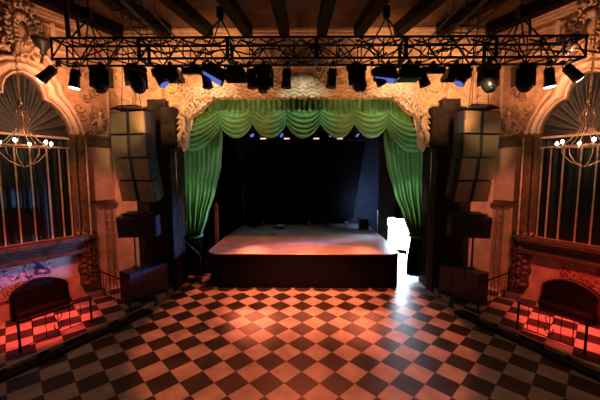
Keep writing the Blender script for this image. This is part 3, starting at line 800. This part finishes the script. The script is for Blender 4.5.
# ------------------------------------------------------------------ truss
TY0, TY1, TZ0, TZ1 = 7.0, 7.45, 6.86, 7.31
TX0, TX1 = -5.7, 6.3
def web(w, a, b, c, d_, n, r=.017):
    # zigzag between line a-b and line c-d
    a, b, c, d_ = map(V, (a, b, c, d_))
    for k in range(n):
        p = a.lerp(b, k/n); q = c.lerp(d_, (k+.5)/n); r2 = a.lerp(b, (k+1)/n)
        w.cyl(p, q, r, n=6, caps=False); w.cyl(q, r2, r, n=6, caps=False)
tr = thing('lighting_truss', 'long black box lighting truss spanning the whole hall in front of the stage', 'truss', (0, 7.22, TZ0))
NS = 6
for k in range(NS):
    xa = TX0+(TX1-TX0)*k/NS; xb = TX0+(TX1-TX0)*(k+1)/NS
    w = MB()
    cs = [(TY0, TZ0), (TY0, TZ1), (TY1, TZ0), (TY1, TZ1)]
    for y, z in cs: w.cyl((xa, y, z), (xb, y, z), .029, n=8)
    for x in (xa+.02, xb-.02):
        for p, q in ((0, 1), (1, 3), (3, 2), (2, 0)): w.cyl((x, cs[p][0], cs[p][1]), (x, cs[q][0], cs[q][1]), .024, n=6)
    nn_ = 3
    web(w, (xa, TY0, TZ0), (xb, TY0, TZ0), (xa, TY0, TZ1), (xb, TY0, TZ1), nn_)
    web(w, (xa, TY1, TZ1), (xb, TY1, TZ1), (xa, TY1, TZ0), (xb, TY1, TZ0), nn_)
    web(w, (xa, TY0, TZ1), (xb, TY0, TZ1), (xa, TY1, TZ1), (xb, TY1, TZ1), nn_)
    web(w, (xa, TY0, TZ0), (xb, TY0, TZ0), (xa, TY1, TZ0), (xb, TY1, TZ0), nn_)
    for q in range(1, 4):
        x = xa+(xb-xa)*q/4; w.cyl((x, TY0, TZ0), (x, TY0, TZ1), .014, n=6); w.cyl((x, TY1, TZ0), (x, TY1, TZ1), .014, n=6)
    w.build('truss_section', M['black'], tr)
for k in range(9):      # cables draped inside the truss
    w = MB(); rn = random.Random(50+k); x = TX0+.6+k*1.32
    pts = [(x+j*.16, TY0+.15+.1*sin(j+k), TZ0+.1+.16*abs(sin(j*.55+k))) for j in range(12)]
    w.tube(pts, .018, 6); pts = [(x-.3+j*.13, TY0+.2, TZ1+.02-.10*sin(j*pi/8)) for j in range(9)]; w.tube(pts, .02, 6)
    tag(w.build('power_cable', M['black']), 'black power cable slack inside the long truss', 'cable', 'cables slack in the long truss')
for side, sg in SIDES:
    w = MB(sg > 0); xa, xb, za, zb_ = -4.4, -3.9, 8.0, 8.42; ya, yb = 3.2, 9.6
    t = thing('side_truss', 'smaller dark truss running to the audience above the %s end of the long truss' % side, 'truss', (sg*4.15, 6.4, za), 'side trusses')
    for x in (xa, xb):
        for z in (za, zb_): w.cyl((x, ya, z), (x, yb, z), .025)
    for k in range(17):
        y = ya+(yb-ya)*k/16
        w.cyl((xa, y, za), (xb, y, za), .015, n=6); w.cyl((xa, y, zb_), (xb, y, zb_), .015, n=6); w.cyl((xa, y, za), (xa, y, zb_), .012, n=6); w.cyl((xb, y, za), (xb, y, zb_), .012, n=6)
    w.build('lattice', M['black'], t)
    for y in (4, 8.8):
        w = MB(sg > 0); w.cyl((-4.15, y, zb_), (-4.15, y, ZC), .015, n=6); w.build('hanger', M['black'], t)
    for q, lab in ((4.95, 'outer'), (1.9, 'inner')):
        x = -q
        t = thing('chain_hoist', '%s chain hoist with a bridle over the %s half of the long truss' % (lab, side), 'hoist', (sg*q, 7.22, TZ1), 'chain hoists')
        w = MB(sg > 0); w.box((x, 7.22, TZ1+.62), (.14, .14, .26)); w.build('motor', M['gear'], t)
        w = MB(sg > 0); w.cyl((x, 7.22, TZ1+.7), (x+.0, 7.22, ZC), .014, n=6); w.build('chain', M['black'], t)
        w = MB(sg > 0)
        for s_ in (-1, 1):
            for y in (TY0, TY1): w.cyl((x+s_*.28, y, TZ1), (x, 7.22, TZ1+.52), .018, n=6)
        w.build('bridle', M['black'], t)
# wide cloth-like cable drop silhouettes above the truss on the left
w = MB(); w.tube([(-5.35+.03*j, 7.1-.05*j, TZ1+.02+.25*j) for j in range(10)], .05, 6); w.tube([(-5.1, 7.1, TZ1+.05), (-5.0, 6.9, 7.9), (-5.2, 6.6, 8.6), (-5.3, 6.3, ZC)], .035, 6)
tag(w.build('cable_loom', M['black']), 'thick black cable loom rising from the left end of the long truss', 'cable')
w = MB(); w.tube([(5.1, 7.1, TZ1+.05), (5.0, 7.0, 7.7), (5.2, 6.8, 8.6), (5.4, 6.5, ZC)], .03, 6)
tag(w.build('cable_loom', M['black']), 'thin black cable loom rising near the right end of the long truss', 'cable')

# ------------------------------------------------------------------ fixtures (prototypes hang from z=0)
def proto(name, cat): 
    o = bpy.data.objects.new(name, None); COL.objects.link(o); o['_w'] = (0, 0, 0); o['category'] = cat; return o
def clampm(w): w.cyl((0, 0, .06), (0, 0, -.06), .03); w.box((0, 0, .02), (.08, .1, .06))
def p_moving():
    r = proto('moving_head_light', 'stage light')
    w = MB(); w.box((0, 0, -.1), (.40, .28, .12)); w.box((0, 0, -.03), (.3, .12, .05)); clampm(w); w.build('base', M['gear'], r)
    w = MB()
    for s_ in (-1, 1): w.box((s_*.20, 0, -.33), (.06, .16, .36))
    w.box((0, 0, -.18), (.44, .16, .06)); w.build('yoke', M['gear'], r)
    ax = V((.05, -.45, -1)).normalized(); w = MB(); w.lathe([(.08, -.24), (.15, -.2), (.17, -.05), (.165, .12), (.14, .22), (.12, .24)], (0, 0, -.38), 16, ax); h = w.build('head', M['gear'], r)
    w = MB(); w.lathe([(.11, .235), (.10, .262), (.05, .27)], (0, 0, -.38), 16, ax); w.build('lens', M['lens_d'], h); return r
def p_par(lens):
    r = proto('par_can', 'stage light')
    w = MB(); clampm(w)
    for s_ in (-1, 1): w.cyl((s_*.05, 0, -.04), (s_*.125, 0, -.24), .012); 
    w.build('yoke', M['black'], r)
    w = MB(); w.lathe([(.05, .2), (.10, .17), (.105, .0), (.11, -.12), (.125, -.22), (.118, -.22)], (0, 0, -.30), 14); c = w.build('can', M['gear'], r)
    w = MB(); w.lathe([(.112, -.225), (.10, -.235), (.02, -.24)], (0, 0, -.30), 14); w.build('lens', lens, c); return r
def p_wash(lens):
    r = proto('wash_light', 'stage light')
    w = MB(); clampm(w)
    for s_ in (-1, 1): w.box((s_*.27, 0, -.15), (.02, .06, .2))
    w.box((0, 0, -.05), (.56, .06, .03)); w.build('yoke', M['black'], r)
    w = MB(); w.add([(-.17, -.14, -.08), (.17, -.14, -.08), (.17, .14, -.08), (-.17, .14, -.08), (-.26, -.2, -.27), (.26, -.2, -.27), (.26, .2, -.27), (-.26, .2, -.27), (-.26, -.2, -.36), (.26, -.2, -.36), (.26, .2, -.36), (-.26, .2, -.36)],
                    [[0, 1, 2, 3], [0, 4, 5, 1], [1, 5, 6, 2], [2, 6, 7, 3], [3, 7, 4, 0], [4, 8, 9, 5], [5, 9, 10, 6], [6, 10, 11, 7], [7, 11, 8, 4], [11, 10, 9, 8]])
    h = w.build('housing', M['gear'], r)
    w = MB(); w.box((0, -.206, -.315), (.40, .014, .014)); w.build('strap', M['strap'], h)
    w = MB(); w.box((0, -.02, -.367), (.42, .3, .015)); w.build('lens', lens, h); return r
def p_bar():
    r = proto('led_bar', 'stage light')
    w = MB(); clampm(w); w.box((0, 0, -.06), (.2, .08, .05)); w.build('bracket', M['black'], r)
    w = MB(); w.box((0, 0, -.14), (.52, .16, .13)); h = w.build('housing', M['gear'], r)
    w = MB(); w.box((0, -.03, -.21), (.46, .09, .012)); w.build('lens', M['lens_d'], h); return r
prot = {'m': p_moving(), 'p': p_par(M['lens_d']), 'pw': p_par(M['lamp_w']), 'w': p_wash(M['lens_d']), 'wb': p_wash(M['lens_b']), 'pb': p_par(M['lens_b']), 'b': p_bar()}
used = set()
grp = {'m': 'moving head lights on the long truss', 'p': 'unlit par cans on the long truss', 'pw': 'lit par cans on the truss ends', 'w': 'wash lights on the long truss', 'wb': 'wash lights on the long truss', 'pb': 'blue lensed par cans on the long truss', 'b': 'led bars under the long truss'}
def WX(px): return (px-303)/300*7.15
FX = [(66, 'pw', 0, 52, 'lit lamp at the left end of the truss tilted towards the window', .3),
      (84, 'pw', 10, 8, 'lit lamp pointing down, second from the left end of the truss', .3),
      (108, 'm', 0, 0, 'round moving head over the gap between left window and speaker array', 0),
      (141, 'm', 60, 0, 'narrow turned moving head directly above the left speaker array', 0),
      (157, 'pb', 0, -32, 'small blue lensed lamp beside the turned moving head on the left', 0),
      (175, 'w', 0, 0, 'dark wash light above the left plaster rosette', 0),
      (198, 'b', 0, 0, 'flat lamp bar just right of the left rosette', 0),
      (208, 'p', 0, -8, 'black par can hanging beside the left flat lamp bar', 0),
      (222, 'wb', 20, 25, 'wash light with blue lens tilted above the left end of the green valance', 0),
      (239, 'w', 0, 0, 'dark wash light left of the central pair of moving heads', 0),
      (252, 'p', 0, -6, 'black par can left of the moving head over the valance', 0),
      (265, 'm', 0, 0, 'moving head over the second green swag from the left', 0),
      (288, 'p', 0, 4, 'black par can over the left edge of the middle swag', 0),
      (332, 'p', 0, 6, 'black par can just right of the middle swag', 0),
      (354, 'm', 45, 0, 'moving head right of centre with a wide flat base', 0),
      (369, 'p', 0, -28, 'slanted black par can right of the central moving head', 0),
      (384, 'wb', -10, 10, 'wash light with blue lens above the right end of the green valance', 0),
      (403, 'w', 0, 0, 'dark wash light left of the right plaster rosette', 0),
      (413, 'p', 0, -20, 'slanted black par can over the right plaster rosette', 0),
      (427, 'b', 0, 0, 'flat lamp bar just right of the right rosette', 0),
      (449, 'w', 0, 0, 'dark wash light above the right black pier', 0),
      (464, 'pb', 0, 32, 'small blue lensed lamp beside the right moving head', 0),
      (480, 'm', 15, 0, 'moving head directly above the right speaker array', 0),
      (513, 'm', 0, 0, 'square looking moving head between right array and window', 0),
      (536, 'pw', 0, -8, 'lit lamp pointing down, second from the right end of the truss', .3),
      (549, 'pw', 0, -50, 'lit lamp near the right end of the truss tilted towards the window', .3)]
for px, k, rz, ry, lab, dz in FX:
    if k in used: o = copy_tree(prot[k])
    else: o = prot[k]; used.add(k)
    o.location = (WX(px), TY0+.1, TZ0-.10); o.rotation_euler = (0, math.radians(ry), math.radians(rz))
    if k == 'm': o.rotation_euler = (math.radians(random.uniform(-6, 6)), 0, math.radians(rz))
    o['label'] = lab; o['group'] = grp[k]

# ------------------------------------------------------------------ chandeliers
for side, sg in SIDES:
    cx, cy = (-6.98, 7.5) if sg < 0 else (-6.92, 7.5)
    t = thing('chandelier', 'brass cage chandelier with bare bulbs before the %s window' % side, 'chandelier', (sg*-cx, cy, 4.42), 'chandeliers')
    cpr = [(.03, 5.95), (.09, 5.78), (.17, 5.62), (.10, 5.45), (.16, 5.3), (.30, 5.12), (.46, 4.95), (.44, 4.78), (.28, 4.58), (.10, 4.47), (.02, 4.43)]
    for k in range(6):
        a = pi/6+k*pi/3; w = MB(sg > 0); w.tube([(cx+r*cos(a), cy+r*sin(a), z) for r, z in cpr], .010, 6); w.build('cage_arm', M['brass'], t)
    w = MB(sg > 0); w.tube([(cx+.57*cos(k*pi/16), cy+.57*sin(k*pi/16), 4.95) for k in range(32)], .012, 6, True); w.build('ring', M['brass'], t)
    w = MB(sg > 0); w.lathe([(.01, 0), (.05, .04), (.06, .1), (.03, .16), (.015, .2)], (cx, cy, 5.9), 10); w.build('crown', M['brass'], t)
    w = MB(sg > 0)
    for k in range(36): w.tube([(cx+(.022*cos(j*pi/3) if k % 2 else 0), cy+(0 if k % 2 else .022*cos(j*pi/3)), 6.1+k*.086+.058*sin(j*pi/3)) for j in range(6)], .009, 5, True)
    w.build('chain', M['gold'], t)
    for k in range(6):
        a = k*pi/3; p = (cx+.58*cos(a), cy+.58*sin(a))
        w = MB(sg > 0); w.lathe([(.035, 0), (.04, .015), (.018, .03), (.018, .09)], (p[0], p[1], 4.93), 8); c = w.build('candle_cup', M['brass'], t)
        w = MB(sg > 0); w.ball((p[0], p[1], 5.05), .034, 10, (1, 1, 1.35)); w.build('bulb', M['bulb'], c)

# ------------------------------------------------------------------ stage objects
def amp(x, y, z, sx, sy, sz, label):
    t = thing('guitar_amplifier', label, 'amplifier', (x, y, z))
    w = MB(); w.box((x, y, z+sz/2+.02), (sx, sy, sz-.04)); w.build('cabinet', M['gear'], t)
    w = MB(); w.box((x, y-sy/2-.005, z+sz/2), (sx*.85, .015, sz*.7)); w.build('speaker_cloth', M['cloth_black'], t)
    w = MB(); w.tube([(x-sx/2, y-sy/2, z+.02), (x-sx/2, y-sy/2, z+sz), (x+sx/2, y-sy/2, z+sz), (x+sx/2, y-sy/2, z+.02)], .014, 6); w.build('metal_corners', M['greysteel'], t)
    w = MB(); w.tube([(x-.1, y, z+sz), (x-.08, y, z+sz+.05), (x+.08, y, z+sz+.05), (x+.1, y, z+sz)], .012, 6); w.build('handle', M['black'], t)
amp(3.18, 15.6, ZS, .48, .4, .62, 'upright black amplifier with pale edges at the rear right of the stage')
t = thing('small_stool', 'small black stool with pale frame standing mid stage', 'stool', (-1.33, 14.2, ZS))
w = MB(); w.box((-1.33, 14.2, ZS+.34), (.34, .3, .05)); w.build('seat', M['gear'], t)
for a in (-1, 1):
    for b in (-1, 1):
        w = MB(); w.cyl((-1.33+a*.16, 14.2+b*.13, ZS), (-1.33+a*.14, 14.2+b*.11, ZS+.32), .013, n=6); w.build('leg', M['greysteel'], t)
w = MB(); w.tube([(-1.33+a*.15, 14.2+b*.12, ZS+.1) for a, b in ((-1, -1), (1, -1), (1, 1), (-1, 1))], .01, 5, True); w.build('foot_ring', M['greysteel'], t)
t = thing('small_monitor', 'small white topped box behind the stool on the stage', 'box', (-1.2, 15.7, ZS))
w = MB(); w.box((-1.2, 15.7, ZS+.1), (.36, .28, .2)); w.build('body', M['gear'], t)
w = MB(); w.box((-1.2, 15.7, ZS+.215), (.38, .3, .03)); w.build('lid', M['relief'], t)
for i, (x, lab) in enumerate(((-2.2, 'leftmost of the small floor lamps below the backdrop'), (.35, 'small floor lamp below the middle of the backdrop'), (1.35, 'small floor lamp right of the middle below the backdrop'), (2.4, 'rightmost of the small floor lamps below the backdrop'))):
    t = thing('floor_lamp_can', lab, 'stage lamp', (x, 16.5, ZS), 'floor lamps under the backdrop')
    w = MB(); w.cyl((x, 16.55, ZS+.16), (x, 16.4, ZS+.24), .08, .1, 12); w.build('can', M['gear'], t)
    w = MB(); w.tube([(x-.12, 16.48, ZS+.2), (x-.12, 16.48, ZS+.012), (x+.12, 16.48, ZS+.012), (x+.12, 16.48, ZS+.2)], .012, 6); w.build('yoke', M['black'], t)
t = thing('side_spot', 'small black lamp clamped at the front right corner of the stage', 'stage lamp', (3.78, 11.4, 1.1))
w = MB(); w.box((3.78, 11.4, 1.28), (.24, .2, .14)); w.cyl((3.78, 11.4, 1.28), (3.98, 11.36, 1.24), .07, .09, 10); w.build('housing', M['gear'], t)
w = MB(); w.box((3.63, 11.4, 1.2), (.08, .1, .2)); w.build('bracket', M['black'], t)
# upright post at rear left, access stairs and handrail left
t = thing('upright_post', 'slim brown upright post beside the left edge of the stage', 'post', (-3.85, 13.2, 0))
w = MB(); w.box((-3.85, 13.2, 1.4), (.13, .13, 2.8)); w.build('shaft', M['frieze'], t)
w = MB(); w.lathe([(.10, 0), (.11, .05), (.05, .1), (.02, .2)], (-3.85, 13.2, 2.8), 8); w.build('finial', M['frieze'], t)
t = thing('stage_steps', 'dark steps up to the stage beside the left curtain', 'steps', (-3.95, 13.2, 0))
for k in range(4):
    w = MB(); w.box((-4.00, 12.6+k*.28, .12+k*.24), (.72, .28, .05)); w.build('tread', M['skirt'], t)
w = MB()
for s_ in (-.33, .33): w.add([(-4.00+s_, 12.46, 0), (-4.00+s_, 13.6, 0), (-4.00+s_, 13.6, .86), (-4.00+s_, 12.46, .1), (-4.00+s_+.03, 12.46, 0), (-4.00+s_+.03, 13.6, 0), (-4.00+s_+.03, 13.6, .86), (-4.00+s_+.03, 12.46, .1)], [[0, 1, 2, 3], [7, 6, 5, 4], [0, 4, 5, 1], [1, 5, 6, 2], [2, 6, 7, 3], [3, 7, 4, 0]])
w.build('side_board', M['skirt'], t)
t = thing('stair_handrail', 'curved steel handrail below the left stage curtain', 'handrail', (-4.05, 11.55, 0))
w = MB(); w.tube([(-4.75, 11.5, 1.75), (-4.35, 11.38, 1.45), (-4.10, 11.33, 1.25), (-4.0, 11.33, 1.14), (-3.97, 11.33, 1.0), (-3.97, 11.33, .8)], .024, 8); w.build('rail', M['greysteel'], t)
w = MB(); w.cyl((-3.97, 11.33, 0), (-3.97, 11.33, .82), .022); w.lathe([(.12, 0), (.12, .02), (.03, .04)], (-3.97, 11.33, 0), 10); w.build('post', M['black'], t)

# ------------------------------------------------------------------ lights
def spot(loc, tgt, col, e, ang, blend=.5, size=.12, name='spot_lamp'):
    l = bpy.data.lights.new(name, 'SPOT'); l.color = col; l.energy = e; l.spot_size = math.radians(ang); l.spot_blend = blend; l.shadow_soft_size = size
    o = bpy.data.objects.new(name, l); COL.objects.link(o); o.location = loc
    o.rotation_euler = (V(tgt)-V(loc)).to_track_quat('-Z', 'Y').to_euler(); return o
def area(loc, tgt, col, e, sx, sy, name='soft_lamp'):
    l = bpy.data.lights.new(name, 'AREA'); l.shape = 'RECTANGLE'; l.size = sx; l.size_y = sy; l.color = col; l.energy = e
    o = bpy.data.objects.new(name, l); COL.objects.link(o); o.location = loc
    o.rotation_euler = (V(tgt)-V(loc)).to_track_quat('-Z', 'Y').to_euler(); return o
def point(loc, col, e, size=.1):
    l = bpy.data.lights.new('glow_lamp', 'POINT'); l.color = col; l.energy = e; l.shadow_soft_size = size
    o = bpy.data.objects.new('glow_lamp', l); COL.objects.link(o); o.location = loc; return o
AMB = (1, .44, .19); SID = (1, .39, .20); RED = (1, .05, .04); ORG = (1, .17, .075)
for x, tx, e in ((-4.2, -4.9, 420), (-1.5, -2.3, 330), (1.5, 2.3, 330), (4.2, 4.9, 420)):
    spot((x, 7.9, 5.4), (tx, 10.9, 6.9), AMB, e*1.25, 64, .9, .05, 'unseen_header_amber')  # unseen amber spots added to light the header, no fixture carries them
for sg in (-1, 1):
    spot((sg*5.0, 7.9, 6.9), (sg*5.3, 10.9, 7.4), AMB, 800, 62, .9, .05, 'unseen_header_amber')  # more unseen amber spots added for the outer plaster and entablature
    spot((sg*2.6, 7.8, 6.6), (sg*3.2, 10.9, 8.5), AMB, 560, 56, .9, .05, 'unseen_header_amber')
    spot((sg*5.3, 9.7, 6.5), (sg*.5, 10.95, 7.5), AMB, 420, 60, .8, .05, 'unseen_rake_amber')  # unseen lamp added to rake light across the carved header
    spot((sg*5.9, 8.0, 6.2), (sg*8.0, 8.6, 6.9), SID, 300, 120, .9, .05, 'side_amber')
    spot((sg*6.0, 7.0, 7.0), (sg*7.2, 9.8, 7.4), SID, 520, 62, .9, .05, 'side_amber')
    spot((sg*5.7, 6.2, 6.4), (sg*6.9, 7.6, .2), RED, 4200, 24, .8, .1, 'red_wash')
    spot((sg*5.7, 6.2, 6.4), (sg*7.6, 8.4, .9), (1, .10, .06), 1500, 40, .9, .1, 'red_wash')
    spot((sg*6.45, 6.4, 6.6), (sg*6.75, 10.3, 2.6), (1, .26, .13), 800, 40, .9, .1, 'panel_wash')
    spot((sg*3.6, 6.0, 6.4), (sg*5.25, 9.0, 5.6), (1, .62, .28), 420, 22, .6, .1, 'array_front')
spot((0, 10.4, 6.7), (0, 9.2, 0), ORG, 2000, 68, .10, .1, 'floor_wash')
spot((-.8, 7.4, 6.2), (-1.5, 8.6, 0), (1, .16, .11), 1300, 20, 1, .1, 'floor_accent')
spot((.8, 7.4, 6.2), (1.75, 7.6, 0), (1, .16, .12), 1000, 18, 1, .1, 'floor_accent')
spot((0, 8.6, 6.4), (0, 9.9, 0), ORG, 3300, 50, .9, .1, 'floor_wash')
spot((0, 2.0, 7.4), (0, 6.0, 0), (1, .44, .25), 150, 84, 1, .2, 'foreground_wash')
for x, e in ((-2.75, 2300), (.4, 700), (3.35, 1700)): spot((x, 15.4, 4.6), (x*.52, 9.3, 0), (1, .20, .09), e, 19, 1, .14, 'unseen_floor_glow')  # unseen upstage spots added to give the floor its red glow
for x in (-2.6, -.9, .9, 2.6): spot((x, 12.3, 6.6), (x, 12.2, 1.3), (1, .22, .08), 560, 46, .6, .1, 'stage_wash')
for x in (-3, 0, 3): spot((x, 9.0, 8.0), (x*1.1, 11.5, 6.1), (.95, 1, .80), 200, 60, .8, .03, 'curtain_wash')
for x in (-3.2, 3.2): spot((x, 7.8, 4.6), (x*1.25, 11.8, 4.4), (.9, 1, .75), 150, 40, .8, .05, 'curtain_wash')
area((4.78, 14.65, 1.1), (3.6, 9.0, .6), (.50, .72, 1), 260, 1.35, 2.0, 'door_daylight')
spot((4.7, 14.3, 2.0), (-5.2, 10.2, 1.6), (.22, .40, 1), 5500, 24, .9, .3, 'door_daylight')
area((3.0, 15.6, 2.6), (4.6, 17.8, 2.6), (.35, .52, 1), 55, .6, .6, 'unseen_wall_blue')  # unseen area lamp added to light the rear wall blue
spot((3.9, 14.3, 2.3), (2.2, 13.6, 1.31), (.55, .75, 1), 160, 75, 1, .2, 'door_spill')
spot((0, 14.2, 6.4), (-.4, 15.7, 1.3), (1, .9, .8), 60, 50, .9, .2, 'stage_top_white')
spot((-3.2, 13.0, 5.8), (-4.0, 12.3, 0), (1, .12, .06), 260, 26, .9, .1, 'wing_red')
spot((-1.2, 10.3, 3.4), (-4.3, 11.9, 3.0), (.95, 1, .6), 260, 34, .8, .05, 'curtain_side')
spot((1.6, 10.3, 3.6), (4.4, 11.9, 3.2), (.9, 1, .8), 260, 34, .8, .05, 'curtain_side')
for sg in (-1, 1): point((sg*6.95, 7.4, 5.0), (1, .62, .34), 22, .3)
wd = bpy.data.worlds.new('dim_hall_air'); SC.world = wd; wd.use_nodes = True
wd.node_tree.nodes['Background'].inputs[0].default_value = (.5, .3, .2, 1); wd.node_tree.nodes['Background'].inputs[1].default_value = .02

# ------------------------------------------------------------------ camera
cam = bpy.data.cameras.new('camera'); co = bpy.data.objects.new('camera', cam); COL.objects.link(co)
cam.sensor_width = 36; cam.lens = 18; cam.clip_end = 200
co.location = (0, 0, 4.285)
pitch = math.atan(27/300); yaw = math.atan(3/300)
co.rotation_euler = (pi/2-pitch, 0, yaw)
SC.camera = co
SC.view_settings.view_transform = 'Standard'; SC.view_settings.look = 'None'; SC.view_settings.exposure = 0; SC.view_settings.gamma = 1; SC.view_settings.use_curve_mapping = False
for o in COL.objects:
    if '_w' in o: del o['_w']
